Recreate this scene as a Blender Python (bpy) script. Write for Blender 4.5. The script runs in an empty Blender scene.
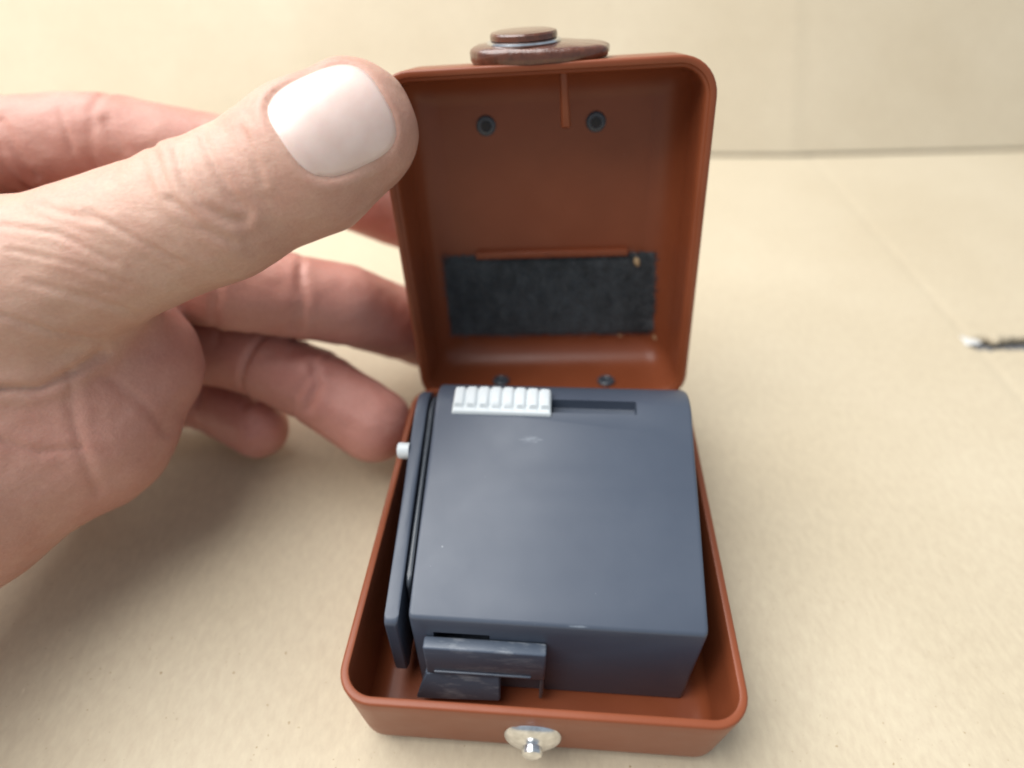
import bpy, bmesh, math, random
import numpy as np
from mathutils import Vector, Matrix

random.seed(4); rng = np.random.default_rng(4)
MM = 0.001                      # everything below is laid out in millimetres
scene = bpy.context.scene
col = scene.collection

# ------------------------------------------------------------------ camera
F, PITCH, CAMZ = 638.0, math.radians(41.78), 137.0
cam_d = bpy.data.cameras.new('camera'); cam = bpy.data.objects.new('camera', cam_d); col.objects.link(cam)
cam_d.sensor_width = 36.0; cam_d.lens = 36.0 * F / 1024.0
cam_d.clip_start = 0.005; cam_d.clip_end = 20.0
cam.location = (0, 0, CAMZ * MM); cam.rotation_euler = (math.pi / 2 - PITCH, 0, 0)
cam_d.dof.use_dof = True; cam_d.dof.focus_distance = 0.120; cam_d.dof.aperture_fstop = 7.0
scene.camera = cam
scene.cycles.filter_width = 2.0
scene.render.resolution_x, scene.render.resolution_y = 1024, 768

# ------------------------------------------------------------------ light
world = bpy.data.worlds.new('World'); scene.world = world; world.use_nodes = True
bg = world.node_tree.nodes['Background']
bg.inputs['Color'].default_value = (0.78, 0.88, 1.0, 1); bg.inputs['Strength'].default_value = 0.46

def area_light(name, loc, target, size, energy, color):
    d = bpy.data.lights.new(name, 'AREA'); d.shape = 'RECTANGLE'; d.size, d.size_y = size
    d.energy = energy; d.color = color
    o = bpy.data.objects.new(name, d); col.objects.link(o); o.location = loc
    o.rotation_euler = (Vector(target) - Vector(loc)).to_track_quat('-Z', 'Y').to_euler()
    return o
# a large bright window, high up and beyond to the left
area_light('window_light', (-0.42, 0.20, 0.84), (0.0, 0.17, 0.0), (1.15, 0.85), 20.5, (1.0, 0.99, 0.97))
vs = scene.view_settings
vs.view_transform = 'Standard'; vs.look = 'None'; vs.gamma = 1.0; vs.exposure = 0.0; vs.use_curve_mapping = False

# ------------------------------------------------------------------ pixel helpers (a direction; the distance comes from what it touches)
CAM = np.array([0, 0, CAMZ]); FW = np.array([0, math.cos(PITCH), -math.sin(PITCH)]); UPV = np.array([0, math.sin(PITCH), math.cos(PITCH)]); RT = np.array([1., 0, 0])
def ray(u, v): return FW + (u - 512) / F * RT - (v - 384) / F * UPV
def at(u, v, d): return CAM + d * ray(u, v)
def onplane(u, v, p, n):
    r = ray(u, v); return CAM + r * (np.dot(np.asarray(p) - CAM, n) / np.dot(r, n))

# ------------------------------------------------------------------ materials
def mat(name): 
    m = bpy.data.materials.new(name); m.use_nodes = True
    nt = m.node_tree; return m, nt, nt.nodes['Principled BSDF']
def node(nt, t, **kw):
    n = nt.nodes.new(t)
    for k, v in kw.items():
        if k in n.inputs: n.inputs[k].default_value = v
        else: setattr(n, k, v)
    return n
def ramp(nt, fac, stops):
    r = nt.nodes.new('ShaderNodeValToRGB'); nt.links.new(fac, r.inputs[0])
    e = r.color_ramp.elements
    while len(e) < len(stops): e.new(0.5)
    for i, (p, c) in enumerate(stops): e[i].position = p; e[i].color = (*c, 1)
    return r.outputs[0]
def noise(nt, scale, detail=4, rough=0.55, stretch=None, rot=(0, 0, 0)):
    tc = nt.nodes.new('ShaderNodeTexCoord'); v = tc.outputs['Object']
    if stretch is not None:
        mp = nt.nodes.new('ShaderNodeMapping'); mp.inputs['Scale'].default_value = stretch; mp.inputs['Rotation'].default_value = rot
        nt.links.new(v, mp.inputs[0]); v = mp.outputs[0]
    n = node(nt, 'ShaderNodeTexNoise', Scale=scale, Detail=detail, Roughness=rough); nt.links.new(v, n.inputs['Vector'])
    return n.outputs[0]
def mixc(nt, fac, a, b, mode='MIX'):
    m = nt.nodes.new('ShaderNodeMix'); m.data_type = 'RGBA'; m.blend_type = mode
    if isinstance(fac, float): m.inputs[0].default_value = fac
    else: nt.links.new(fac, m.inputs[0])
    for i, x in ((6, a), (7, b)):
        if isinstance(x, tuple): m.inputs[i].default_value = (*x, 1)
        else: nt.links.new(x, m.inputs[i])
    return m.outputs[2]
def bump(nt, b, h, strength, dist, prev=None):
    n = nt.nodes.new('ShaderNodeBump'); n.inputs['Strength'].default_value = strength; n.inputs['Distance'].default_value = dist
    nt.links.new(h, n.inputs['Height'])
    if prev is not None: nt.links.new(prev, n.inputs['Normal'])
    nt.links.new(n.outputs[0], b.inputs['Normal']); return n.outputs[0]

def m_cardboard():
    m, nt, b = mat('cardboard')
    big = noise(nt, 14, 3); fib = noise(nt, 620, 5, 0.65, (1.0, 0.5, 1.0), (0, 0, 0.5)); spk = noise(nt, 900, 2)
    c = ramp(nt, big, [(0.25, (0.520, 0.435, 0.305)), (0.75, (0.580, 0.495, 0.360))])
    c = mixc(nt, 0.28, c, ramp(nt, fib, [(0.3, (0.38, 0.38, 0.38)), (0.7, (0.66, 0.66, 0.66))]), 'OVERLAY')
    dk = ramp(nt, spk, [(0.70, (0, 0, 0)), (0.78, (1, 1, 1))])
    c = mixc(nt, dk, c, (0.36, 0.26, 0.15))
    lt = ramp(nt, noise(nt, 700, 2, 0.5, (1, .4, 1), (0, 0, -.7)), [(0.76, (0, 0, 0)), (0.84, (.6, .6, .6))])
    c = mixc(nt, lt, c, (0.78, 0.70, 0.55))
    nt.links.new(c, b.inputs['Base Color']); b.inputs['Roughness'].default_value = 0.62
    b.inputs['Specular IOR Level'].default_value = 0.35
    flute = noise(nt, 30, 2, 0.4, (0.25, 5.0, 1.0))          # faint corrugation running across
    p = bump(nt, b, flute, 0.12, 0.0012)
    bump(nt, b, fib, 0.22, 0.00025, p)
    return m
def m_plastic(name, c0, c1, rough, grain=0.1, spec=0.5, scr=None, coat=0.0, specks=None, marks=()):
    m, nt, b = mat(name)
    n = noise(nt, 60, 4); f = noise(nt, 2600, 2)
    c = ramp(nt, n, [(0.3, c0), (0.7, c1)])
    if scr:
        sc = noise(nt, 420, 7, 0.72, (0.35, 1.2, 1.2), (0.4, 0.7, 0.55))
        c = mixc(nt, ramp(nt, sc, [(0.52, (0, 0, 0)), (0.75, (0.7, 0.7, 0.7))]), c, scr)
    if specks:
        c = mixc(nt, ramp(nt, noise(nt, 1100, 1, .4), [(0.81, (0, 0, 0)), (0.86, (.6, .6, .6))]), c, specks)
    for (px_, py_, pz_, rx, ry, colr, lo_) in marks:      # rubbed patches, in mm of the object
        tc = nt.nodes.new('ShaderNodeTexCoord'); mp = nt.nodes.new('ShaderNodeMapping'); mp.vector_type = 'POINT'
        mp.inputs['Location'].default_value = (-px_ / rx, -py_ / ry, -pz_ / ry); mp.inputs['Scale'].default_value = (1000 / rx, 1000 / ry, 1000 / ry)
        nt.links.new(tc.outputs['Object'], mp.inputs[0]); g = nt.nodes.new('ShaderNodeTexGradient'); g.gradient_type = 'QUADRATIC_SPHERE'; nt.links.new(mp.outputs[0], g.inputs[0])
        sc = noise(nt, 1500, 5, .7, (.4, 1.2, 1.2)); mu = nt.nodes.new('ShaderNodeMath'); mu.operation = 'MULTIPLY'; nt.links.new(g.outputs['Fac'], mu.inputs[0]); nt.links.new(sc, mu.inputs[1])
        c = mixc(nt, ramp(nt, mu.outputs[0], [(lo_, (0, 0, 0)), (lo_ + .12, (.75, .75, .75))]), c, colr)
    nt.links.new(c, b.inputs['Base Color'])
    rr = nt.nodes.new('ShaderNodeMapRange'); nt.links.new(noise(nt, 140, 5, 0.6), rr.inputs[0])
    rr.inputs['To Min'].default_value = rough - 0.07; rr.inputs['To Max'].default_value = rough + 0.1
    nt.links.new(rr.outputs[0], b.inputs['Roughness']); b.inputs['Specular IOR Level'].default_value = spec
    b.inputs['Coat Weight'].default_value = coat
    bump(nt, b, f, grain, 0.00008)
    return m
def m_metal():
    m, nt, b = mat('nickel'); n = noise(nt, 700, 4)
    nt.links.new(ramp(nt, n, [(0.3, (0.56, 0.57, 0.58)), (0.7, (0.82, 0.84, 0.86))]), b.inputs['Base Color'])
    b.inputs['Metallic'].default_value = 1; b.inputs['Roughness'].default_value = 0.25; bump(nt, b, n, 0.25, 0.0001); return m
def m_felt():
    m, nt, b = mat('black_felt'); n = noise(nt, 1500, 5, 0.7, (1.0, 0.35, 1), (0, 0, 0.7)); n2 = noise(nt, 330, 4, .6, (1.0, .45, 1), (0, 0, .7))
    c = mixc(nt, 0.6, ramp(nt, n, [(0.38, (0.004, 0.007, 0.009)), (0.64, (0.075, 0.092, 0.10))]), ramp(nt, n2, [(0.38, (0.004, 0.007, 0.009)), (0.66, (0.075, 0.09, 0.10))]))
    nt.links.new(c, b.inputs['Base Color']); b.inputs['Roughness'].default_value = 0.95
    b.inputs['Sheen Weight'].default_value = 0.5; b.inputs['Sheen Roughness'].default_value = .4; bump(nt, b, n, 1.0, 0.0014); return m
def m_leather():
    m, nt, b = mat('dark_leather'); n = noise(nt, 520, 5, 0.65)
    nt.links.new(ramp(nt, n, [(0.3, (0.075, 0.022, 0.010)), (0.7, (0.15, 0.046, 0.022))]), b.inputs['Base Color'])
    b.inputs['Roughness'].default_value = 0.2; b.inputs['Coat Weight'].default_value = 0.6; b.inputs['Coat Roughness'].default_value = 0.12
    bump(nt, b, n, 0.7, 0.0005); return m
def m_skin():
    m, nt, b = mat('skin')
    at_ = nt.nodes.new('ShaderNodeAttribute'); at_.attribute_name = 'pink'
    blot = noise(nt, 110, 4, 0.6); fine = noise(nt, 1300, 4, 0.7)
    lines = noise(nt, 420, 5, 0.7, (0.55, 1.0, 1.6), (0.2, 0.5, 0.4))
    c = mixc(nt, at_.outputs['Fac'], (0.565, 0.368, 0.275), (0.525, 0.250, 0.200))
    c = mixc(nt, 0.5, c, ramp(nt, blot, [(0.28, (0.44, 0.34, 0.33)), (0.72, (0.58, 0.58, 0.58))]), 'OVERLAY')
    c = mixc(nt, 0.35, c, ramp(nt, fine, [(0.3, (0.40, 0.38, 0.38)), (0.7, (0.58, 0.58, 0.58))]), 'OVERLAY')
    nt.links.new(c, b.inputs['Base Color'])
    b.inputs['Roughness'].default_value = 0.47; b.inputs['Specular IOR Level'].default_value = 0.45
    b.inputs['Subsurface Weight'].default_value = 0.22; b.inputs['Subsurface Radius'].default_value = (1.0, 0.35, 0.2); b.inputs['Subsurface Scale'].default_value = 0.0022
    p = bump(nt, b, lines, 0.32, 0.0006); bump(nt, b, fine, 0.4, 0.00025, p)
    return m
def m_nail():
    m, nt, b = mat('nail'); n = noise(nt, 300, 3, 0.5, (1, 0.2, 1))
    nt.links.new(ramp(nt, n, [(0.3, (0.76, 0.56, 0.49)), (0.7, (0.82, 0.64, 0.57))]), b.inputs['Base Color'])
    b.inputs['Roughness'].default_value = 0.36; b.inputs['Coat Weight'].default_value = 0.5; b.inputs['Coat Roughness'].default_value = 0.3
    b.inputs['Subsurface Weight'].default_value = 0.15; b.inputs['Subsurface Scale'].default_value = 0.001
    bump(nt, b, n, 0.06, 0.0003); return m

M = dict(card=m_cardboard(),
         brown=m_plastic('brown_plastic', (0.215, 0.054, 0.020), (0.248, 0.066, 0.026), 0.36, 0.12, 0.36, specks=(.33, .15, .10)),
         grey=m_plastic('grey_plastic', (0.059, 0.074, 0.104), (0.069, 0.085, 0.116), 0.38, 0.25, 0.5, specks=(.34, .37, .40)),
         scuff=m_plastic('scuffed_grey_plastic', (0.07, 0.09, 0.125), (0.10, 0.122, 0.16), 0.38, 0.3, 0.5, (0.36, 0.38, 0.40)),
         gloss=m_plastic('glossy_grey_plastic', (0.055, 0.065, 0.080), (0.07, 0.08, 0.095), 0.24, 0.1, 0.5),
         white=m_plastic('white_plastic', (0.60, 0.65, 0.67), (0.66, 0.70, 0.71), 0.38, 0.1, 0.45),
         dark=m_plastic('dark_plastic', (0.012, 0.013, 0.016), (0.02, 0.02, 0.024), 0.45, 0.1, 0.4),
         under=m_plastic('gap_shade_grey', (.20, .21, .23), (.28, .29, .31), .8), metal=m_metal(), felt=m_felt(), leather=m_leather(), skin=m_skin(), nail=m_nail())

# ------------------------------------------------------------------ mesh helpers
def tag(o, label=None, cat=None, group=None, kind=None):
    for k, v in (('label', label), ('category', cat), ('group', group), ('kind', kind)):
        if v: o[k] = v
    return o
def empty(name, loc=(0, 0, 0), rz=0.0):
    o = bpy.data.objects.new(name, None); col.objects.link(o); o.empty_display_size = 0.01
    o.location = Vector(loc) * MM; o.rotation_euler = (0, 0, rz); return o
def build(name, verts, faces, m, parent=None, smooth=True, angle=35, matrix=None):
    me = bpy.data.meshes.new(name); me.from_pydata([tuple(float(c) * MM for c in v) for v in verts], [], faces); me.validate(); me.update()
    bm = bmesh.new(); bm.from_mesh(me); bmesh.ops.recalc_face_normals(bm, faces=bm.faces); bm.to_mesh(me); bm.free()
    return finish(name, me, m, parent, smooth, angle, matrix)
def finish(name, me, m, parent=None, smooth=True, angle=35, matrix=None):
    o = bpy.data.objects.new(name, me); col.objects.link(o); me.materials.append(m)
    if smooth:
        me.polygons.foreach_set('use_smooth', [True] * len(me.polygons)); me.set_sharp_from_angle(angle=math.radians(angle))
    if parent is not None: o.parent = parent
    if matrix is not None: o.matrix_local = matrix
    return o
def from_bm(name, bm, m, parent=None, angle=35, matrix=None, smooth=True):
    bmesh.ops.recalc_face_normals(bm, faces=bm.faces); bmesh.ops.scale(bm, vec=(MM,) * 3, verts=bm.verts)
    me = bpy.data.meshes.new(name); bm.to_mesh(me); bm.free(); return finish(name, me, m, parent, smooth, angle, matrix)
def bm_box(lo, hi, bev=0.3, seg=3, bm=None, mtx=None):
    b = bmesh.new(); bmesh.ops.create_cube(b, size=1)
    for v in b.verts: v.co = Vector([(l + h) / 2 + c * (h - l) for l, h, c in zip(lo, hi, v.co)])
    if bev: bmesh.ops.bevel(b, geom=b.edges[:], offset=bev, segments=seg, profile=0.5, affect='EDGES')
    if mtx is not None: b.transform(mtx)
    if bm is not None:
        t = bpy.data.meshes.new('t'); b.to_mesh(t); b.free(); bm.from_mesh(t); bpy.data.meshes.remove(t); return bm
    return b
def boolean(o, cutter_bm, op='DIFFERENCE'):
    bmesh.ops.recalc_face_normals(cutter_bm, faces=cutter_bm.faces); bmesh.ops.scale(cutter_bm, vec=(MM,) * 3, verts=cutter_bm.verts)
    me = bpy.data.meshes.new('cut'); cutter_bm.to_mesh(me); cutter_bm.free()
    c = bpy.data.objects.new('cut', me); col.objects.link(c)
    c.parent = o.parent
    md = o.modifiers.new('b', 'BOOLEAN'); md.operation = op; md.object = c; md.solver = 'EXACT'
    bpy.context.view_layer.update()
    new = bpy.data.meshes.new_from_object(o.evaluated_get(bpy.context.evaluated_depsgraph_get()))
    o.modifiers.clear(); old = o.data; o.data = new; bpy.data.meshes.remove(old); bpy.data.objects.remove(c); bpy.data.meshes.remove(me)
    new.polygons.foreach_set('use_smooth', [True] * len(new.polygons)); new.set_sharp_from_angle(angle=math.radians(35))
def rrect(hw, hl, r, z, n=9, cx=0, cy=0):
    pts = []
    for k, (sx, sy) in enumerate(((1, 1), (-1, 1), (-1, -1), (1, -1))):
        for i in range(n + 1):
            a = math.pi / 2 * (k + i / n)
            pts.append((cx + sx * (hw - r) + r * math.cos(a), cy + sy * (hl - r) + r * math.sin(a), z))
    return pts
def loft(rings, cap0=True, cap1=True):
    n = len(rings[0]); v = [p for r in rings for p in r]; f = []
    for i in range(len(rings) - 1):
        for j in range(n): f.append((i * n + j, i * n + (j + 1) % n, (i + 1) * n + (j + 1) % n, (i + 1) * n + j))
    if cap0: f.append(tuple(range(n))[::-1])
    if cap1: f.append(tuple((len(rings) - 1) * n + j for j in range(n)))
    return v, f
def lathe(profile, n=40, sx=1.0, sy=1.0):
    rings = [[(r * sx * math.cos(2 * math.pi * j / n), r * sy * math.sin(2 * math.pi * j / n), z) for j in range(n)] for r, z in profile]
    return loft(rings)
def shell(W, L, D, R, t, lip, draft=0.9, fil=4.0, fi=3.6):
    """open box of moulded plastic: outer floor at z = 0, rim at z = D"""
    R0 = R; rings = []
    def ring(ins, z, cr): rings.append(rrect(W / 2 - ins, L / 2 - ins, max(cr, 0.6), z))
    for i in range(7):
        a = math.pi / 2 * i / 6; ring(draft + fil * (1 - math.sin(a)), fil * (1 - math.cos(a)), R0 - draft - fil * (1 - math.sin(a)) * .7)
    for k in range(1, 5): 
        s = k / 5; ring(draft * (1 - s), fil + (D - 0.6 - fil) * s, R0 - draft * (1 - s))
    ring(0, D - 0.6, R0); ring(0.05, D - 0.3, R0); ring(0.2, D - 0.08, R0 - .2); ring(0.45, D, R0 - .4)
    if lip:      # stepped rim
        ring(1.25, D, R0 - 1.2); ring(1.45, D - .15, R0 - 1.4); ring(1.5, D - .35, R0 - 1.5); ring(1.6, D - .45, R0 - 1.6); ring(t - .3, D - .5, R0 - t + .2); ring(t, D - .9, R0 - t)
    else:
        ring(t - .45, D, R0 - t + .4); ring(t - .15, D - .1, R0 - t + .2); ring(t, D - .5, R0 - t)
    for k in range(1, 4): s = k / 4; ring(t + .7 * s, D - 1.4 + (t + fi - D + 1.4) * s, R0 - t - .5 * s)
    for i in range(7):
        a = math.pi / 2 * i / 6; ring(t + .7 + fi * (1 - math.cos(a)), t + fi * (1 - math.sin(a)), R0 - t - .5 - fi * (1 - math.cos(a)) * .6)
    return loft(rings)

# ------------------------------------------------------------------ the setting: flaps of a cardboard box
def fold(x, c, w): return np.exp(-((x - c) / w) ** 2)
FOLDX = 160.0
def wall_y(x): return 338.0 + 9.0 * np.clip((x - 150) / 130.0, 0, 3)
def grid(xs, ys, fn, skip=None):
    v = [fn(x, y) for y in ys for x in xs]; n = len(xs); f = []
    for j in range(len(ys) - 1):
        for i in range(n - 1):
            if skip and skip((xs[i] + xs[i + 1]) / 2, (ys[j] + ys[j + 1]) / 2): continue
            f.append((j * n + i, j * n + i + 1, (j + 1) * n + i + 1, (j + 1) * n + i))
    return v, f
xs = sorted(set(list(np.linspace(-700, 145, 60)) + list(np.arange(146, 190, 1.0)) + list(np.linspace(192, 700, 40))))
ys = sorted(set(list(np.linspace(-300, 165, 60)) + list(np.arange(166, 186, 0.7)) + list(np.linspace(187, 347, 40))))
_tr = random.Random(11); _tw = {}
def tear_edge(x, side):
    k = (int(x), side)
    if k not in _tw: _tw[k] = _tr.uniform(-.9, .9) + .8 * math.sin(x * .45 + side * 2)
    return _tw[k]
def tear_lo(x): return 170.8 + tear_edge(x, 0) * .45 + max(0, 163 - x) * .3
def tear_hi(x): return 178.2 + tear_edge(x, 1) * .4 - max(0, 163 - x) * .35
def floor_pt(x, y):
    z = -0.24 * fold(x, FOLDX, 1.7) + .15 * math.sin(x * .021) * math.sin(y * .017 + 1)
    if x > 157 and (abs(y - tear_lo(x)) < .9 or abs(y - tear_hi(x)) < .9): y += float(rng.normal(0, .35)); z -= abs(float(rng.normal(.1, .2)))
    if y > 330: y = 330 + (y - 330) / 17.0 * (wall_y(x) - 331.6)
    return (x, y, z)
fv, ff = grid(xs, ys, floor_pt, lambda x, y: 158.5 < x < 215 and tear_lo(x) < y < tear_hi(x))
floor = tag(build('cardboard_floor', fv, ff, M['card'], smooth=True, angle=60), kind='structure')
sol = floor.modifiers.new('thickness', 'SOLIDIFY'); sol.thickness = 3 * MM; sol.offset = -1
def wall_pt(x, z):
    return (x, wall_y(x) + z * 0.75 + 0.2 * fold(x, FOLDX - z * .05, 5.5) + .5 * math.sin(x * .013 + z * .02), z)
wx = sorted(set(list(np.linspace(-700, 145, 50)) + list(np.arange(146, 180, 1.0)) + list(np.linspace(182, 700, 40))))
wz = sorted(set([0.2, 0.9, 1.6, 2.5] + list(np.linspace(4, 330, 40))))
wv, wf = grid(wx, wz, wall_pt)
wall = tag(build('cardboard_wall', wv, wf, M['card'], angle=60), kind='structure')
sol = wall.modifiers.new('thickness', 'SOLIDIFY'); sol.thickness = 3 * MM; sol.offset = 1
# grey sheet added as shade in tear and wall gap, and the lifted paper lip
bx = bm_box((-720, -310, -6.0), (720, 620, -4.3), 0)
tag(from_bm('gap_shade_sheet', bx, M['under'], smooth=False), kind='structure')
lipv, lipf = [], []
for i in range(26):
    s = i / 25; x = 157.0 + 5.5 * s
    for j in range(7):
        q = j / 6; w = (1.0 - .75 * s) * (1 + .25 * math.sin(i * 2.1))
        lipv.append((x + .3 * math.sin(j * 2 + i), 173.0 + 4.6 * q * w + 1.2 * s, .25 + .35 * w * math.sin(math.pi * q * .8) + .12 * math.sin(i * 1.3 + j * 2)))
for i in range(25):
    for j in range(6): lipf.append((i * 7 + j, i * 7 + j + 1, (i + 1) * 7 + j + 1, (i + 1) * 7 + j))
m_, nt_, b_ = mat('torn_paper'); nt_.links.new(ramp(nt_, noise(nt_, 600, 4), [(0.3, (.62, .60, .56)), (0.7, (.82, .82, .80))]), b_.inputs['Base Color']); b_.inputs['Roughness'].default_value = .8
lip = build('torn_paper_lip', lipv, lipf, m_, parent=floor, angle=60)
so = lip.modifiers.new('thickness', 'SOLIDIFY'); so.thickness = .0003

# ------------------------------------------------------------------ the case
YAW = -math.radians(3.79)
HINGE = np.array([10.51, 125.21, 22.0]); W, LT, LL, H, DL = 70.0, 80.5, 82.8, 22.0, 20.0
ex = np.array([math.cos(YAW), math.sin(YAW), 0]); ey = np.array([-math.sin(YAW), math.cos(YAW), 0]); ez = np.array([0, 0, 1.])
TC = HINGE - ey * LT / 2; TC[2] = 0
case = tag(empty('hinged_case', TC, YAW), 'open reddish brown plastic case with hinged lid held up by the hand', 'case')
def to_case(p): d = np.asarray(p) - TC; return np.array([d @ ex, d @ ey, d[2]])
tv, tf = shell(72.6, LT + 1.6, H, 6.8, 1.6, False, 1.5, 5.0)
tray = build('tray', [(x - .3, y - .8, z + 0.15) for x, y, z in tv], tf, M['brown'], case, angle=50)
# lid
LEAN, ROLL = math.radians(7.57), math.radians(3.95)
up0 = math.sin(LEAN) * ey + math.cos(LEAN) * ez
lx = math.cos(ROLL) * ex + math.sin(ROLL) * up0; lu = -math.sin(ROLL) * ex + math.cos(ROLL) * up0; lz = np.cross(lx, lu)
LO = HINGE - lu * 3.6 - lz * (DL + .6)          # lid frame origin: hinge edge, outer back panel
lidw = Matrix(((lx[0], lu[0], lz[0], LO[0] * MM), (lx[1], lu[1], lz[1], LO[1] * MM), (lx[2], lu[2], lz[2], LO[2] * MM), (0, 0, 0, 1)))
casew = Matrix.Translation(Vector(TC) * MM) @ Matrix.Rotation(YAW, 4, 'Z')
lv, lf = shell(W, LL, DL, 8.0, 2.3, True, 1.2, 5.5, 7.5)
lid = build('lid', [(x, y + LL / 2, z) for x, y, z in lv], lf, M['brown'], case, angle=50, matrix=casew.inverted() @ lidw)
def lidp(u, v, h=None, y=None):
    """local lid point seen at a pixel, on the plane at depth h or height y"""
    p = onplane(u, v, LO + lz * h, lz) if h is not None else onplane(u, v, LO + lu * y, lu)
    d = p - LO; return np.array([d @ lx, d @ lu, d @ lz])
FLOORZ = 2.3
# felt pad: ragged slab
c = [lidp(440, 257, FLOORZ + 1), lidp(659, 252, FLOORZ + 1), lidp(659, 335, FLOORZ + 1), lidp(443, 338, FLOORZ + 1)]
nx, ny = 70, 28; pv, pf = [], []
for j in range(ny + 1):
    for i in range(nx + 1):
        s, q = i / nx, j / ny
        p = (1 - q) * ((1 - s) * c[0] + s * c[1]) + q * ((1 - s) * c[3] + s * c[2])
        e = min(i, nx - i, j, ny - j)
        jx, jy = (rng.normal(0, .28, 2) if e <= 1 else (0, 0))
        pv.append((p[0] + jx, p[1] + jy, FLOORZ - .2 if e == 0 else FLOORZ + (.75 if e == 1 else 1.15) + rng.normal(0, .06)))
for j in range(ny):
    for i in range(nx): a = j * (nx + 1) + i; pf.append((a, a + 1, a + nx + 2, a + nx + 1))
build('felt_pad', pv, pf, M['felt'], lid, angle=180)
nv_, nf_ = [], []
for _ in range(3600):
    s_, q_ = rng.random(2); p = (1 - q_) * ((1 - s_) * c[0] + s_ * c[1]) + q_ * ((1 - s_) * c[3] + s_ * c[2])
    a_ = rng.normal(2.3, .6); l_ = rng.uniform(.8, 2.4); d_ = np.array([math.cos(a_), math.sin(a_), rng.uniform(.15, .8)]) * l_; w_ = np.array([-math.sin(a_), math.cos(a_), 0]) * .11
    b_ = np.array([p[0], p[1], FLOORZ + 1.05]); k_ = len(nv_); nv_ += [b_ - w_, b_ + w_, b_ + d_]; nf_.append((k_, k_ + 1, k_ + 2))
tag(build('felt_nap', nv_, nf_, m_plastic('felt_fibre', (.010, .015, .019), (.15, .178, .20), .9), lid, angle=180), kind='stuff')
# ledge moulded above the felt
a, b = lidp(476, 254, FLOORZ + 1), lidp(628, 250, FLOORZ + 1)
ang = math.atan2(b[1] - a[1], b[0] - a[0]); ln = np.hypot(*(b - a)[:2])
from_bm('felt_ledge', bm_box((0, -1.3, FLOORZ - .4), (ln, .5, FLOORZ + 1.9), .3, mtx=Matrix.Translation((a[0], a[1], 0)) @ Matrix.Rotation(ang, 4, 'Z')), M['brown'], lid)
# glue flakes on the felt
for (u, v, sz) in ((637, 262, 1.5), (655, 338, .8), (620, 336, .5)):
    p = lidp(u, v, FLOORZ + 1.5); bm = bmesh.new(); bmesh.ops.create_icosphere(bm, subdivisions=2, radius=1)
    for q in bm.verts: q.co = Vector((p[0] + q.co.x * sz * .55 * random.uniform(.6, 1.2) - q.co.y * .3, p[1] + q.co.y * sz * random.uniform(.7, 1.1), p[2] + q.co.z * .35))
    fm = bpy.data.materials.get('flake') or m_plastic('flake', (.42, .27, .13), (.58, .42, .24), .6); fm.name = 'flake'
    from_bm('glue_flake', bm, fm, lid)
# eyelets of the clasp in the back panel
def eyelet(name, p, m, r, mtx):
    v, f = lathe([(r * .45, -1.5), (r * .45, .25), (r * .6, .55), (r * .85, .5), (r, .2), (r * 1.02, -.2)], 24)
    o = build(name, v, f, m, lid, matrix=Matrix.Translation(Vector(p) * MM) @ mtx); return o
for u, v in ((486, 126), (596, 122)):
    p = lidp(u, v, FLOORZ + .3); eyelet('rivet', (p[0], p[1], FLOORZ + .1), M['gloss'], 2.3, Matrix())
    v2, f2 = lathe([(1.25, 0), (1.2, .12), (0.2, .16)], 20); build('rivet_hole_shade', v2, f2, M['dark'], lid, matrix=Matrix.Translation(Vector((p[0], p[1], FLOORZ + .28)) * MM))  # solid dark disc stands in for the shade inside the eyelet
# hinge rivets on the floor of the lid's hinge wall
for u, v in ((501, 380), (606, 380)):
    p = lidp(u, v, y=3.3); eyelet('rivet', (p[0], 3.15, p[2]), M['gloss'], 2.3, Matrix.Rotation(-math.pi / 2, 4, 'X'))
# moulded tongue hanging from the top inner wall
p0 = lidp(563, 88, 15.5); p1 = lidp(566, 128, 13.5)
bm = bm_box((-1.0, p1[1], -1.0), (1.0, LL - 1.5, 1.1), .7, 4)
for q in bm.verts:
    s = (LL - q.co.y) / (LL - p1[1]); q.co.x = q.co.x * (.75 + .35 * s) + p0[0] + (p1[0] - p0[0]) * s; q.co.z += 15.5 - 2.0 * s
from_bm('tongue', bm, M['brown'], lid)
# leather clasp tab on top of the lid, with its snap cap
cc = lidp(539, 58, y=LL + .5)
prof = [(14.6, -.3), (15.0, .2), (15.1, 1.5), (14.8, 2.0), (14.0, 2.4), (12.5, 2.6), (10, 2.8), (5, 3.0), (1, 3.1)]
v, f = lathe(prof, 48, 1.0, .62)
v = [(x * (1.0 if z < 2 else 1.0) + .25 * math.sin(y * 1.1), y, z * (1 - .012 * x) + .06 * math.sin(x * .9 + y * .7)) for x, y, z in v]
tabm = Matrix.Translation(Vector((cc[0], LL + .05, 11.5)) * MM) @ Matrix.Rotation(-math.pi / 2, 4, 'X')
v = [(x * (abs(math.cos(math.atan2(y / .62, x))) ** 2.6 + abs(math.sin(math.atan2(y / .62, x))) ** 2.6) ** (-1 / 2.6) * .95, y * (abs(math.cos(math.atan2(y / .62, x))) ** 2.6 + abs(math.sin(math.atan2(y / .62, x))) ** 2.6) ** (-1 / 2.6) * .95, z) for x, y, z in v]
tab = build('clasp_tab', v, f, M['leather'], lid, matrix=tabm)
prof = [(6.2, 2.6), (6.2, 3.4), (6.7, 3.5), (6.95, 3.7), (6.95, 4.6), (6.7, 4.95), (5.6, 5.2), (3.5, 5.3), (1, 5.35)]
v, f = lathe(prof, 40); build('snap_cap', [(x - 3.2, y, z) for x, y, z in v], f, M['leather'], lid, matrix=tabm)
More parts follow.
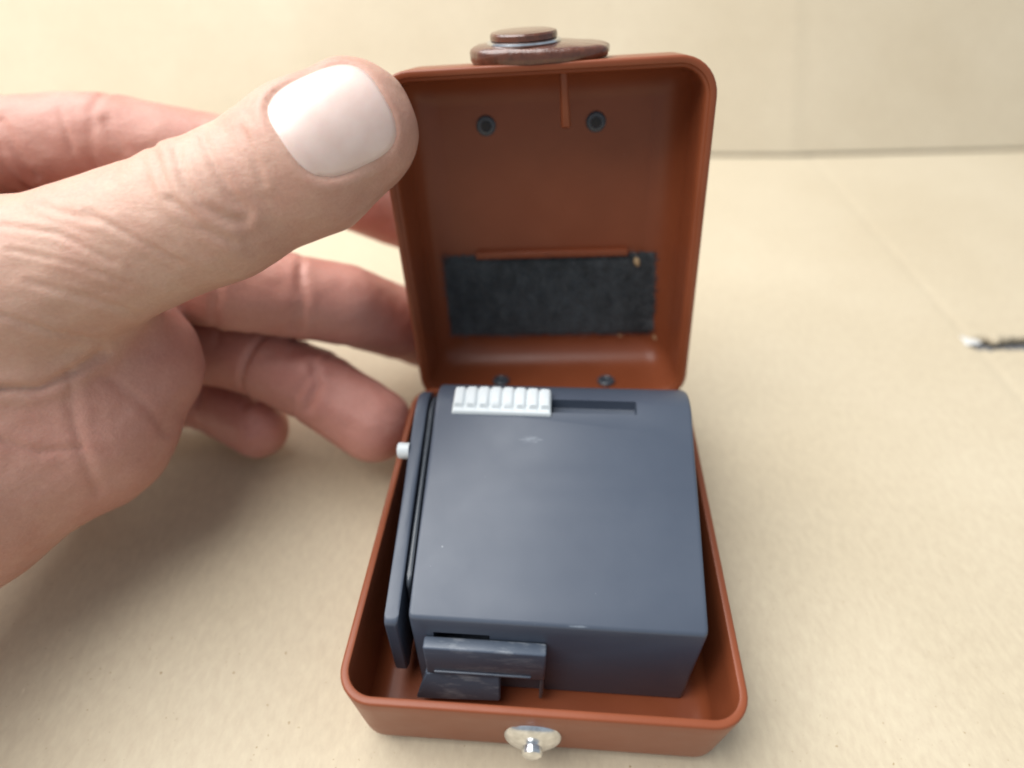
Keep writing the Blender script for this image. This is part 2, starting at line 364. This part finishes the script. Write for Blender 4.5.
v, f = lathe([(7.5, 2.7), (7.7, 3.0), (7.6, 3.35), (7.2, 3.5), (6.0, 3.45)], 40); build('snap_ring', [(x - 3.2, y, z) for x, y, z in v], f, M['metal'], lid, matrix=tabm)
sb = bm_box((cc[0] - 11, LL - 30, -2.2), (cc[0] + 11, LL - 1.0, -.05), .5); from_bm('clasp_strap', sb, M['leather'], lid)
# hinge strip joining lid and tray at the back
hp = HINGE - TC
sb = bm_box((-24, LT / 2 + .05, 8), (24, LT / 2 + 1.6, 21.2), .4); from_bm('hinge_strip', sb, M['brown'], case)
# snap stud on the tray's front wall
sp = to_case(onplane(533, 729, HINGE - ey * (LT - .2), ey))
v, f = lathe([(5.1, -.3), (5.25, .1), (5.1, .45), (4.5, .95), (3.6, 1.35), (2.7, 1.6), (2.1, 1.75), (1.75, 2.0), (1.8, 2.4), (1.95, 2.8), (1.75, 3.3), (1.2, 3.65), (.3, 3.8)], 40)
build('snap_stud', v, f, M['metal'], case, matrix=Matrix.Translation(Vector((sp[0], -LT / 2 - 1.0, sp[2])) * MM) @ Matrix.Rotation(math.pi / 2 - .04, 4, 'X'))

# ------------------------------------------------------------------ the flash unit lying in the tray
FP = np.array([8.0, 56.2, 0.0])          # foot of the front face
flash = tag(empty('flash_unit', (FP[0], FP[1], 2.3), YAW), 'blue grey plastic camera flash unit with white slider lying in the open case', 'flash unit')
def to_flash(p): d = np.asarray(p) - np.array([FP[0], FP[1], 2.3]); return np.array([d @ ex, d @ ey, d[2]])
HF, SLOPE, LB, RB = 26.2, math.tan(math.radians(12.6)), 63.0, 12.0
prof = [(0.0, 0.0), (0.0, HF - .7), (.25, HF - .2), (.8, HF + .1)]
for y in np.linspace(6, 44, 8): prof.append((y, HF + SLOPE * y + .35 * math.sin(math.pi * (y - 6) / 60)))
zt = HF + SLOPE * 44 + .3
a0 = math.atan(SLOPE); cx_, cz_ = 44 + RB * math.sin(a0), zt - RB * math.cos(a0)
for k in range(1, 15):
    t = math.pi / 2 + a0 - (math.pi / 2 + a0) * k / 14; prof.append((cx_ + RB * math.cos(t), cz_ + RB * math.sin(t)))
yb = prof[-1][0]; prof += [(yb, 8), (yb - 2, 1.5), (yb - 5, 0.0)]
def halfw(y): return 26.9 + (1.6 * min(max(y, 0), 60) / 60)
NS = len(prof); xsn = [-1, -.996, -.985, -.97, .97, .985, .996, 1]
ins = [1.0, .55, .2, 0, 0, .2, .55, 1.0]
cyy = sum(p[0] for p in prof) / NS; czz = sum(p[1] for p in prof) / NS
bv, bf = [], []
for s, iv in zip(xsn, ins):
    for (y, z) in prof:
        d = math.hypot(y - cyy, z - czz); k = 1 - .75 * iv / d
        yy, zz = cyy + (y - cyy) * k, czz + (z - czz) * k
        bv.append((s * halfw(y), yy, zz + (s * .5 + .5) * 1.7 * max(y, 0) / 60 * (z > 10) + .5 * max(y, 0) / 60 * (z > 10)))
for i in range(len(xsn) - 1):
    for j in range(NS): bf.append((i * NS + j, i * NS + (j + 1) % NS, (i + 1) * NS + (j + 1) % NS, (i + 1) * NS + j))
bf.append(tuple(range(NS))); bf.append(tuple((len(xsn) - 1) * NS + j for j in range(NS))[::-1])
body = build('body', bv, bf, M['grey'], flash)
# slider slot: a groove across the rounded rear of the top
def toppt(y):
    for (y0, z0), (y1, z1) in zip(prof[3:], prof[4:]):
        if y0 <= y <= y1: return z0 + (z1 - z0) * (y - y0) / (y1 - y0)
def top_at(u, v):
    """where a pixel's ray meets the top of the body"""
    r = ray(u, v); best = None
    for d in np.arange(70, 150, .1):
        p = to_flash(CAM + d * r)
        if 0 < p[1] < yb - .2 and toppt(p[1]) is not None and p[2] <= toppt(p[1]): return p
    return to_flash(CAM + 130 * r)
sl = top_at(452, 416); sr = top_at(551, 416); se = top_at(636, 413); sm = top_at(500, 416)
nang = lambda y: math.atan2(toppt(y + .4) - toppt(y - .4), .8)
ysl = (sl[1] + sr[1]) / 2; th = nang(ysl + 3.0)
slotm = Matrix.Translation((0, ysl + 2.2, toppt(ysl + 2.2) + .6)) @ Matrix.Rotation(-math.atan(1.2 / 54), 4, 'Y') @ Matrix.Rotation(th, 4, 'X')
cut = bm_box((sl[0] + 2, -1.6, -2.2), (se[0], 2.2, 3), .4, 2, mtx=slotm); boolean(body, cut)
# recess behind the shoe on the front face
fr0 = to_flash(onplane(433, 632, FP, ey)); fr1 = to_flash(onplane(490, 645, FP, ey))
cut = bm_box((fr0[0], -2, fr1[2] - 6), (fr1[0], 5, fr0[2]), .2, 2); boolean(body, cut)
body.data.materials.clear()
body.data.materials.append(m_plastic('rubbed_grey_plastic', (0.059, 0.074, 0.104), (0.069, 0.085, 0.116), 0.38, 0.08, 0.5, specks=(.34, .37, .40), marks=(
    (se[0] - 3, ysl + 1.5, toppt(ysl + 1.5), 7, 4, (.42, .45, .47), .26), (sr[0] - 4, ysl - 6, toppt(ysl - 6), 9, 3.5, (.16, .185, .22), .22), (4, .3, HF, 10, 1.2, (.20, .23, .27), .30))))
# white slider with its grip ribs
bm = bmesh.new(); x0, x1 = sl[0], sr[0]
nr = 8; sv, sf = [], []
xsr = np.linspace(x0, x1, nr * 8 + 1)
secs = []
for x in xsr:
    ph = (x - x0) / (x1 - x0); arch = .55 + .45 * math.sin(math.pi * min(max(ph, 0), 1)) ** .6
    rib = .55 * min(1.0, 1.9 * abs(math.sin(math.pi * nr * ph)))
    e = 1 - max(0, (abs(ph - .5) - .485) / .015) * .35
    h0 = .9 * e; h1 = (1.0 + 1.2 * arch + rib * 1.1) * e
    secs.append([(x, -2.6, -.6), (x, -2.6, h0 * .7), (x, -2.35, h0), (x, -1.6, h0 + .15), (x, -1.15, h0 + .35 + rib * 1.3), (x, .3, h1 * .8 + .1), (x, 2.4, h1), (x, 3.5, h1 * .95), (x, 4.0, h1 * .6), (x, 4.1, -.9)])
v, f = loft(secs); v = [slotm @ Vector(p) for p in v]
build('slider_switch', v, f, M['white'], flash, angle=50)
# side plate with white button, inner rib
def side_plate(name, xa, xb, ya, yb_, drop, hgt, m, rad):
    """upright plate that follows the sloping top"""
    pr = []
    N = 10
    def topz(y): return toppt(min(max(y, 1), yb - 1)) - drop
    for k in range(N + 1):                       # front rounded corner
        t = math.pi - math.pi / 2 * k / N; pr.append((ya + rad + rad * math.cos(t), topz(ya + rad) - rad + rad * math.sin(t)))
    for y in np.linspace(ya + rad + 2, 44, 8): pr.append((y, topz(y)))
    R2 = RB - drop
    for k in range(1, 13):
        t = math.pi / 2 + a0 - (math.pi / 2 + a0) * k / 12; y = cx_ + R2 * math.cos(t); pr.append((y, cz_ + R2 * math.sin(t)))
    yl = pr[-1][0]; pr += [(yl, topz(ya) - hgt), (ya + 1, topz(ya) - hgt), (ya, topz(ya) - hgt + 1)]
    cy0 = sum(p[0] for p in pr) / len(pr); cz0 = sum(p[1] for p in pr) / len(pr)
    rings = []
    for x, i_ in ((xa, .5), (xa + .15, .2), (xa + .4, 0), (xb - .4, 0), (xb - .15, .2), (xb, .5)):
        ring = []
        for y, z in pr:
            d = math.hypot(y - cy0, z - cz0) + 1e-6; k = 1 - i_ / d; w = halfw(y) - 26.9
            ring.append((x - w, cy0 + (y - cy0) * k, cz0 + (z - cz0) * k))
        rings.append(ring)
    v, f = loft(rings); return build(name, v, f, m, flash)
side_plate('side_plate', -31.6, -29.0, -.5, 60, 1.6, 19.5, M['grey'], 1.6)
side_plate('inner_rib', -28.7, -27.7, 7, 60, 2.6, 18, M['gloss'], 2.0)
v, f = lathe([(2.0, 0), (2.0, 2.2), (1.8, 2.5), (1.2, 2.7), (.2, 2.7)], 24, 1.0, .8)
wb = to_flash(onplane(409, 451, np.array([FP[0], FP[1], 0]) + ex * (-32.8), ex))
build('white_button', v, f, M['white'], flash, matrix=Matrix.Translation(Vector((-32.6, wb[1], wb[2])) * MM) @ Matrix.Rotation(-math.pi / 2, 4, 'Y'))
bm = bm_box((-30, 12, 4), (-26, 50, 16), .3); from_bm('pivot_block', bm, M['dark'], flash)
# hot-shoe foot folded against the front face
FY = 2.6
def front(u, v, out): return to_flash(onplane(u, v, FP - ey * out, ey))
pA, pB = front(422, 648, FY), front(547, 650, FY); pC = front(425, 673, FY)
bm = bm_box((pA[0], -FY, pC[2]), (pB[0], -.1, pA[2]), .45, 3)
bm_box((pA[0] + 1.5, -FY - .35, pC[2] + 1.0), (pB[0] - 2.6, -FY + .2, pC[2] + 1.7), .25, 2, bm)
foot = from_bm('shoe_foot', bm, M['scuff'], flash)
w0, w1 = front(426, 673, FY - .4), front(500, 673, FY - .4); w2, w3 = front(416, 697, 4.6), front(500, 700, 4.6)
sv = [(w0[0], -FY + .3, w0[2] + .3), (w1[0], -FY + .3, w1[2] + .3), (w3[0], -4.6, w3[2]), (w2[0], -4.6, w2[2]), (w3[0], -4.4, w3[2] - .9), (w2[0], -4.4, w2[2] - .9), (w1[0], -.2, w1[2] - 6), (w0[0], -.2, w0[2] - 6), (w1[0], -.2, w1[2] + .3), (w0[0], -.2, w0[2] + .3)]
bm = bmesh.new(); vv = [bm.verts.new(p) for p in sv]
for f_ in ((0, 1, 2, 3), (3, 2, 4, 5), (5, 4, 6, 7), (7, 6, 8, 9), (9, 8, 1, 0), (0, 3, 5, 7, 9), (1, 8, 6, 4, 2)): bm.faces.new([vv[k] for k in f_])
bmesh.ops.bevel(bm, geom=bm.edges[:], offset=.25, segments=2, affect='EDGES')
from_bm('shoe_stem', bm, M['scuff'], flash); qB = w3
bm = bm_box((pB[0] - .9, -FY + .2, 1.0), (pB[0] - .1, -.1, pC[2] + .3), .2); from_bm('shoe_flange', bm, M['gloss'], flash)

# ------------------------------------------------------------------ the hand: one continuous surface from a smooth union of tapered bones
VOX = 0.75
LOB, HIB = np.array([-235., -75., 2.]), np.array([10., 190., 150.])
dims = ((HIB - LOB) / VOX).astype(int) + 1
field = np.full(dims, 12.0, np.float32)
axs = [LOB[i] + VOX * np.arange(dims[i]) for i in range(3)]
PR = []      # (a, b, ra, rb, pink)
def cone_sd(P, a, b, ra, rb):
    ba = b - a; L2 = ba @ ba
    t = np.clip(((P - a) @ ba) / L2, 0, 1)
    q = P - a - t[..., None] * ba
    return np.sqrt((q * q).sum(-1)) - (ra + (rb - ra) * t)
def add(a, b, ra, rb, k, pink, flat=None):
    a, b = np.asarray(a, float), np.asarray(b, float); PR.append((a, b, ra, rb, pink, flat))
    pad = max(ra, rb) + k + 5
    lo = np.maximum(((np.minimum(a, b) - pad - LOB) / VOX).astype(int), 0); hi = np.minimum(((np.maximum(a, b) + pad - LOB) / VOX).astype(int) + 2, dims)
    if (hi <= lo).any(): return
    sl_ = tuple(slice(l, h) for l, h in zip(lo, hi))
    P = np.stack(np.meshgrid(*[axs[i][lo[i]:hi[i]] for i in range(3)], indexing='ij'), -1)
    d = prim_sd(P, PR[-1]).astype(np.float32); cur = field[sl_]
    h = np.clip(.5 + .5 * (cur - d) / k, 0, 1); field[sl_] = cur * (1 - h) + d * h - k * h * (1 - h)
def prim_sd(P, pr):
    a, b, ra, rb, pink, flat = pr
    if flat is not None:         # squash along a direction
        n, s = flat; n = n / np.linalg.norm(n); o = (a + b) / 2
        P = P + ((P - o) @ n)[..., None] * n * (s - 1)
        return cone_sd(P, a, b, ra, rb) * .85
    return cone_sd(P, a, b, ra, rb)
K = .862
def hp(u, v, d): return at(u, v, d * K)
cdir = -FW
# knuckles and fingers first, the pads of the palm over them
heel0, heel1, heel2 = hp(140, 366, 166), hp(78, 425, 160), hp(-75, 480, 146)
wrist = np.array([-150., 40., 74.]); arm = np.array([-215., -60., 84.])
add(arm, wrist, 34, 28, 4, .25, (np.array([.3, -.3, .9]), 1.25))
knI, knM, knR, knL = hp(-95, 152, 176), hp(-20, 245, 200), hp(60, 322, 206), hp(105, 375, 204)
for kn, r in ((knI, 13), (knM, 13), (knR, 12), (knL, 10)): add(wrist + (kn - wrist) * .25, kn, 20, r, 8, .6)
add(knI, knM, 12, 12, 6, .7); add(knM, knR, 12, 12, 6, .9); add(knR, knL, 11, 10, 6, 1.0)
def finger(base, pts, k0, pinks):
    prev, rp = base
    for i, ((u, v, d, r), pk) in enumerate(zip(pts, pinks)):
        p = hp(u, v, d); add(prev, p, rp, r, k0 if i == 0 else .5, pk); prev, rp = p, r
finger((knI, 12.4), [(110, 140, 184, 11.0), (300, 172, 196, 10.3), (365, 200, 210, 9.6), (425, 228, 226, 8.6)], 4, [.7, .7, .9, 1.1])
finger((knM, 12.0), [(228, 285, 182, 11.0), (345, 305, 194, 10.6), (400, 323, 212, 10.2), (425, 338, 226, 9.0)], 1.5, [.8, .8, 1.0, 1.1])
finger((knR, 10.6), [(252, 358, 198, 9.4), (316, 386, 196, 9.9), (374, 424, 194, 10.0)], .8, [.9, .9, 1.2])
finger((knL, 9.0), [(215, 404, 212, 8.4), (258, 428, 204, 8.2)], .8, [1.0, 1.3])
add(wrist, heel2, 28, 24.5, 10, .5)
add(heel2, heel1, 24.5, 17.5, 6, .55); add(heel1, heel0, 17.0, 12.5, 3, .8); add(heel0, hp(100, 330, 168), 12.5, 12, 3, .8)
# thumb
cmc, mcp, ip, dm, tip = hp(-190, 400, 140), hp(0, 296, 140), hp(215, 210, 139), hp(306, 160, 140), hp(352, 130, 142)
add(wrist, cmc, 24, 20, 10, .2); add(cmc, mcp, 20.5, 16.8, 8, .1); add(mcp, ip, 15.3, 12.6, 6, 0.05)
add(ip, dm, 12.6, 13.1, 4, .15); add(dm, tip, 13.3, 12.6, 4, .35)
add(hp(95, 335, 160), hp(-60, 395, 146), 12, 17, 12, .45); add(hp(30, 390, 152), heel1, 15, 15, 12, .6)          # thenar muscle under the thumb
add(mcp, knI + (mcp - knI) * .35, 9, 9, 8, .3)                  # web to the index

# nail bed: a shallow flat on the thumb
def unit(v): return v / np.linalg.norm(v)
nc_front = hp(340, 121, 127)
T = unit(tip - ip)
Nn = unit(unit(CAM - tip) * 1.0 + UPV * .33 + RT * -.05); Nn = unit(Nn - (Nn @ T) * T); Bn = np.cross(T, Nn)

def surface_nets(S, lo, h):
    s = S < 0
    nxg, nyg, nzg = S.shape
    acc = np.zeros((nxg - 1, nyg - 1, nzg - 1, 3), np.float32); cnt = np.zeros((nxg - 1, nyg - 1, nzg - 1), np.float32)
    cell = lambda dx, dy, dz: (slice(dx, nxg - 1 + dx), slice(dy, nyg - 1 + dy), slice(dz, nzg - 1 + dz))
    cs = [(i, j, k) for i in (0, 1) for j in (0, 1) for k in (0, 1)]
    n_in = sum(s[cell(*c)].astype(np.int8) for c in cs); act = (n_in > 0) & (n_in < 8)
    I = np.argwhere(act); pos = np.zeros((len(I), 3)); ct = np.zeros(len(I))
    for c0 in cs:
        for ax in range(3):
            if c0[ax]: continue
            c1 = list(c0); c1[ax] = 1
            a = S[I[:, 0] + c0[0], I[:, 1] + c0[1], I[:, 2] + c0[2]].astype(float); b = S[I[:, 0] + c1[0], I[:, 1] + c1[1], I[:, 2] + c1[2]].astype(float)
            x = (a < 0) != (b < 0); t = np.where(x, a / np.where(x, a - b, 1), 0)
            p = np.tile(np.array(c0, float), (len(I), 1)); p[:, ax] += t
            pos[x] += p[x]; ct[x] += 1
    V = lo + h * (I + pos / ct[:, None])
    idx = -np.ones(act.shape, np.int64); idx[act] = np.arange(len(I))
    Fs = []
    for ax in range(3):
        o1, o2 = [(1, 2), (2, 0), (0, 1)][ax]
        a = [slice(None)] * 3; b = [slice(None)] * 3; a[ax] = slice(0, -1); b[ax] = slice(1, None)
        x = s[tuple(a)] != s[tuple(b)]
        E = np.argwhere(x); ok = (E[:, o1] > 0) & (E[:, o2] > 0) & (E[:, o1] < act.shape[o1]) & (E[:, o2] < act.shape[o2]) & (E[:, ax] < act.shape[ax]); E = E[ok]
        flip = s[tuple(a)][E[:, 0], E[:, 1], E[:, 2]]
        def g(d1, d2):
            e = E.copy(); e[:, o1] -= d1; e[:, o2] -= d2; return idx[e[:, 0], e[:, 1], e[:, 2]]
        q = np.stack([g(1, 1), g(0, 1), g(0, 0), g(1, 0)], 1); q[~flip] = q[~flip][:, ::-1]; Fs.append(q)
    return V, np.concatenate(Fs)
for ax in range(3):          # close the surface at the grid border
    sl0 = [slice(None)] * 3; sl0[ax] = 0; field[tuple(sl0)] = 5; sl0[ax] = -1; field[tuple(sl0)] = 5
HV, HF_ = surface_nets(field, LOB, VOX)
def vnormals(V, Q):
    n = np.cross(V[Q[:, 2]] - V[Q[:, 0]], V[Q[:, 3]] - V[Q[:, 1]]); N = np.zeros_like(V)
    for k in range(4): np.add.at(N, Q[:, k], n)
    return N / (np.linalg.norm(N, axis=1, keepdims=True) + 1e-9)
def smooth(V, Q, it, lam=.5):
    A = np.concatenate([Q[:, [0, 1]], Q[:, [1, 2]], Q[:, [2, 3]], Q[:, [3, 0]]]); A = np.concatenate([A, A[:, ::-1]])
    deg = np.bincount(A[:, 0], minlength=len(V))[:, None]
    for _ in range(it):
        S_ = np.stack([np.bincount(A[:, 0], weights=V[A[:, 1], k], minlength=len(V)) for k in range(3)], 1); V = V + lam * (S_ / deg - V)
    return V
HV = smooth(HV, HF_, 2); HN = vnormals(HV, HF_)
# skin folds
def lfn(P, s):     # cheap smooth lumps
    return np.sin(P[:, 0] / s + 1.3 * np.sin(P[:, 1] / s * 1.1)) * np.sin(P[:, 1] / s * .9 + 1.7 * np.sin(P[:, 2] / s)) * np.sin(P[:, 2] / s * 1.2 + .7)
def axis_coord(V, a, b): d = unit(b - a); return (V - a) @ d
disp = np.zeros(len(HV))
def fold_at(p, d, depth, w, rad, side=None, curve=0.0, bulge=0.0, irr=0.0):
    """a crease round a finger at p, across direction d; side limits it to one face"""
    d = unit(d); q = HV - p; s = q @ d + .9 * lfn(HV + depth * 40, 3.5) * irr; lat = q - s[:, None] * d; r = np.linalg.norm(lat, axis=1)
    m = np.clip((rad * 1.6 - r) / (rad * .3), 0, 1) * (1 - irr * .75 * (.5 + .5 * lfn(HV * 1.0 + depth * 77, 5.0)))
    if side is not None:
        sd = unit(side - (side @ d) * d); c_ = (HN @ sd); m *= np.clip((c_ - .1) / .5, 0, 1)
        bt = np.cross(d, sd); s = s - curve * (lat @ bt) ** 2 / rad
    global disp
    disp += m * (-depth * np.exp(-(s / w) ** 2) + bulge * (np.exp(-((s - 2.4 * w) / (1.6 * w)) ** 2) + np.exp(-((s + 2.4 * w) / (1.6 * w)) ** 2)))
td = tip - ip
for off, dep, cv, w in ((-5.5, .22, .25, 1.3), (4.8, .25, -.22, 1.3)):
    fold_at(ip + unit(td) * off, td, dep, w, 13, Nn, cv, dep * .45, .75)
def crease(u, v, d, u2, v2, d2, depth=.7, w=.9, rad=11): fold_at(hp(u, v, d), hp(u2, v2, d2) - hp(u, v, d), depth, w, rad, None, 0, 0.0, .35)
crease(266, 362, 198, 316, 386, 196, 1.2, .8, 9.5); crease(318, 387, 196, 374, 424, 194, .5, .9, 9.5); crease(200, 352, 200, 252, 358, 198, 1.0, .9, 10)
crease(222, 285, 182, 345, 305, 194, .6, 1.0, 11); crease(298, 298, 190, 345, 305, 194, .35, 1.0, 11)
crease(110, 140, 184, 300, 172, 196, .45, 1.2, 11); crease(22, 146, 180, 110, 140, 184, .5, 1.3, 11)
crease(205, 400, 210, 258, 428, 204, .5, 1.0, 8)
disp += .25 * lfn(HV, 4.0) + .10 * lfn(HV + 9, 1.7)
# skin lines: fine creases carved where the hand shows them
rel = HV - CAM; dep_ = rel @ FW; uu = 512 + F * (rel @ RT) / dep_; vv_ = 384 - F * (rel @ UPV) / dep_
bu, bv_ = np.clip(((uu + 300) / 6).astype(int), 0, 300), np.clip(((vv_ + 300) / 6).astype(int), 0, 300)
zb = np.full((301, 301), 1e9); np.minimum.at(zb, (bu, bv_), dep_); front_ = dep_ < zb[bu, bv_] + 5
def line(pts, depth, w):
    global disp
    best = np.full(len(HV), 1e9)
    for (x0, y0), (x1, y1) in zip(pts, pts[1:]):
        L2 = (x1 - x0) ** 2 + (y1 - y0) ** 2; t = np.clip(((uu - x0) * (x1 - x0) + (vv_ - y0) * (y1 - y0)) / L2, 0, 1)
        best = np.minimum(best, np.hypot(uu - x0 - t * (x1 - x0), vv_ - y0 - t * (y1 - y0)))
    best = np.abs(best + 1.2 * lfn(HV, 4.5))
    disp += front_ * (-depth * np.exp(-(best / w) ** 2) + .35 * depth * np.exp(-((best - 2.6 * w) / (1.5 * w)) ** 2))
for pts, d_, w_ in (
    ([(153, 147), (161, 173), (172, 199), (193, 216)], .32, 3.2), ([(176, 150), (185, 182), (202, 205), (228, 220), (245, 222)], .42, 3.6), ([(202, 137), (215, 165), (232, 195), (249, 212)], .42, 3.6),
    ([(241, 130), (254, 156), (262, 184)], .28, 3.2), ([(168, 199), (202, 229), (232, 242)], .3, 3.2), 
    ([(0, 225), (56, 233), (116, 263)], .3, 2.5), ([(26, 281), (86, 298), (142, 315)], .3, 2.5), ([(0, 315), (52, 332), (103, 341)], .35, 2.5), ([(86, 212), (142, 242), (180, 263)], .3, 2.5), ([(10, 250), (70, 262), (130, 285)], .25, 2.2), ([(40, 205), (95, 222)], .25, 2.2),
    ([(0, 389), (39, 389), (73, 372), (103, 352)], .8, 4), ([(71, 374), (71, 406), (77, 432), (86, 462), (97, 492)], .32, 5), ([(110, 380), (140, 400), (165, 430)], .28, 4.5), ([(0, 440), (40, 452), (80, 448)], .35, 3.5),
    ([(0, 122), (17, 152), (34, 177)], .5, 5), ([(105, 122), (125, 150)], .35, 5), ([(60, 110), (72, 150)], .3, 3),
    ([(312, 362), (318, 385), (308, 408)], .6, 3.5), ([(300, 268), (304, 300), (298, 330)], .45, 3.5)): line(pts, d_, w_)
# nail groove
nail_c = (tip + dm) / 2 + T * 2.6 + Bn * 0.0
# radius of thumb towards the nail: march to the skin
dd = np.linalg.norm(np.cross(HV - nail_c, Nn), axis=1); cand = np.where((dd < 1.5) & (HN @ Nn > .3))[0]
nail_h = ((HV[cand] - nail_c) @ Nn).max() if len(cand) else 12.0
NC = nail_c + Nn * (nail_h - .05)
NLn, NWd, NR = 9.6, 8.9, 13.0          # half length, half width, transverse radius
q = HV - NC; qa, qb, qn = q @ T, q @ Bn, q @ Nn
rr_ = (np.abs(qa / NLn) ** 3.2 + np.abs(qb / NWd) ** 3.2) ** (1 / 3.2)
fm_ = (rr_ < 1.2) & (qn > -10) & (HN @ Nn > .1)
basis = lambda a, b: np.stack([np.ones_like(a), a, b, a * a, b * b, a * b], -1)
coef = np.linalg.lstsq(basis(qa[fm_], qb[fm_]), qn[fm_], rcond=None)[0]
def nail_z(a, b): return basis(np.asarray(a, float), np.asarray(b, float)) @ coef + .0
q = HV - NC; qa, qb, qn = q @ T, q @ Bn, q @ Nn
rr_ = (np.abs(qa / NLn) ** 3.2 + np.abs(qb / NWd) ** 3.2) ** (1 / 3.2)
inside = (qn > -9) & (HN @ Nn > -.05)
tgt = nail_z(qa, qb)
wgt = np.clip((1.10 - rr_) / .12, 0, 1) * inside; wgt = wgt * wgt * (3 - 2 * wgt)
HV2 = HV + HN * (disp * (1 - np.clip((1.35 - rr_) / .25, 0, 1) * inside))[:, None]
q = HV2 - NC; qn = q @ Nn
HV2 = HV2 + Nn * (wgt * (tgt - .55 - qn))[:, None]
rim = np.exp(-((rr_ - 1.17) / .07) ** 2) * inside * (qa < NLn * .75); HV2 = HV2 + HN * (.22 * rim)[:, None]
# colour attribute: palm side and fingertips are pinker
wsum = np.zeros(len(HV)); psum = np.zeros(len(HV))
for pr in PR:
    w_ = np.exp(-np.clip(prim_sd(HV, pr), -2, 40) / 2.2); wsum += w_; psum += w_ * pr[4]
pink = psum / wsum
hme = bpy.data.meshes.new('hand')
base = np.array([wrist[0], wrist[1], 0.0])
hme.vertices.add(len(HV2)); hme.vertices.foreach_set('co', ((HV2 - base) * MM).astype(np.float32).ravel())
hme.loops.add(HF_.size); hme.loops.foreach_set('vertex_index', HF_.astype(np.int32).ravel())
hme.polygons.add(len(HF_)); hme.polygons.foreach_set('loop_start', np.arange(0, HF_.size, 4, dtype=np.int32)); hme.polygons.foreach_set('loop_total', np.full(len(HF_), 4, dtype=np.int32))
hme.update(calc_edges=True); hme.validate()
at_ = hme.attributes.new('pink', 'FLOAT', 'POINT'); at_.data.foreach_set('value', pink.astype(np.float32))
hand = finish('hand', hme, M['skin'], angle=180)
hand.location = Vector(base) * MM
tag(hand, "person's left hand reaching in from the side with thumb over the case lid", 'hand')
# thumbnail
na, nb = 26, 26; nv, nf = [], []
for layer in (0, 1):
    for i in range(na + 1):
        for j in range(nb + 1):
            # square to superellipse
            a_, b_ = -1 + 2 * i / na, -1 + 2 * j / nb
            s_ = max(abs(a_), abs(b_)); l_ = (abs(a_) ** 3.2 + abs(b_) ** 3.2) ** (1 / 3.2) or 1
            a_, b_ = a_ * s_ / l_, b_ * s_ / l_
            a2, b2 = a_ * NLn * (1.02 if a_ > 0 else 1.0), b_ * NWd
            p = NC + T * a2 + Bn * b2 + Nn * (float(nail_z(a2, b2)) + (.05 if layer == 0 else -.7) - .45 * s_ ** 8)
            nv.append(p - base)
n1 = (na + 1) * (nb + 1)
for i in range(na):
    for j in range(nb):
        a = i * (nb + 1) + j
        nf.append((a, a + 1, a + nb + 2, a + nb + 1)); nf.append((n1 + a, n1 + a + nb + 1, n1 + a + nb + 2, n1 + a + 1))
edge = [j for j in range(nb + 1)] + [i * (nb + 1) + nb for i in range(1, na + 1)] + [na * (nb + 1) + j for j in range(nb - 1, -1, -1)] + [i * (nb + 1) for i in range(na - 1, 0, -1)]
for k in range(len(edge)): a, b = edge[k], edge[(k + 1) % len(edge)]; nf.append((a, b, n1 + b, n1 + a))
build('thumbnail', nv, nf, M['nail'], hand, angle=60)
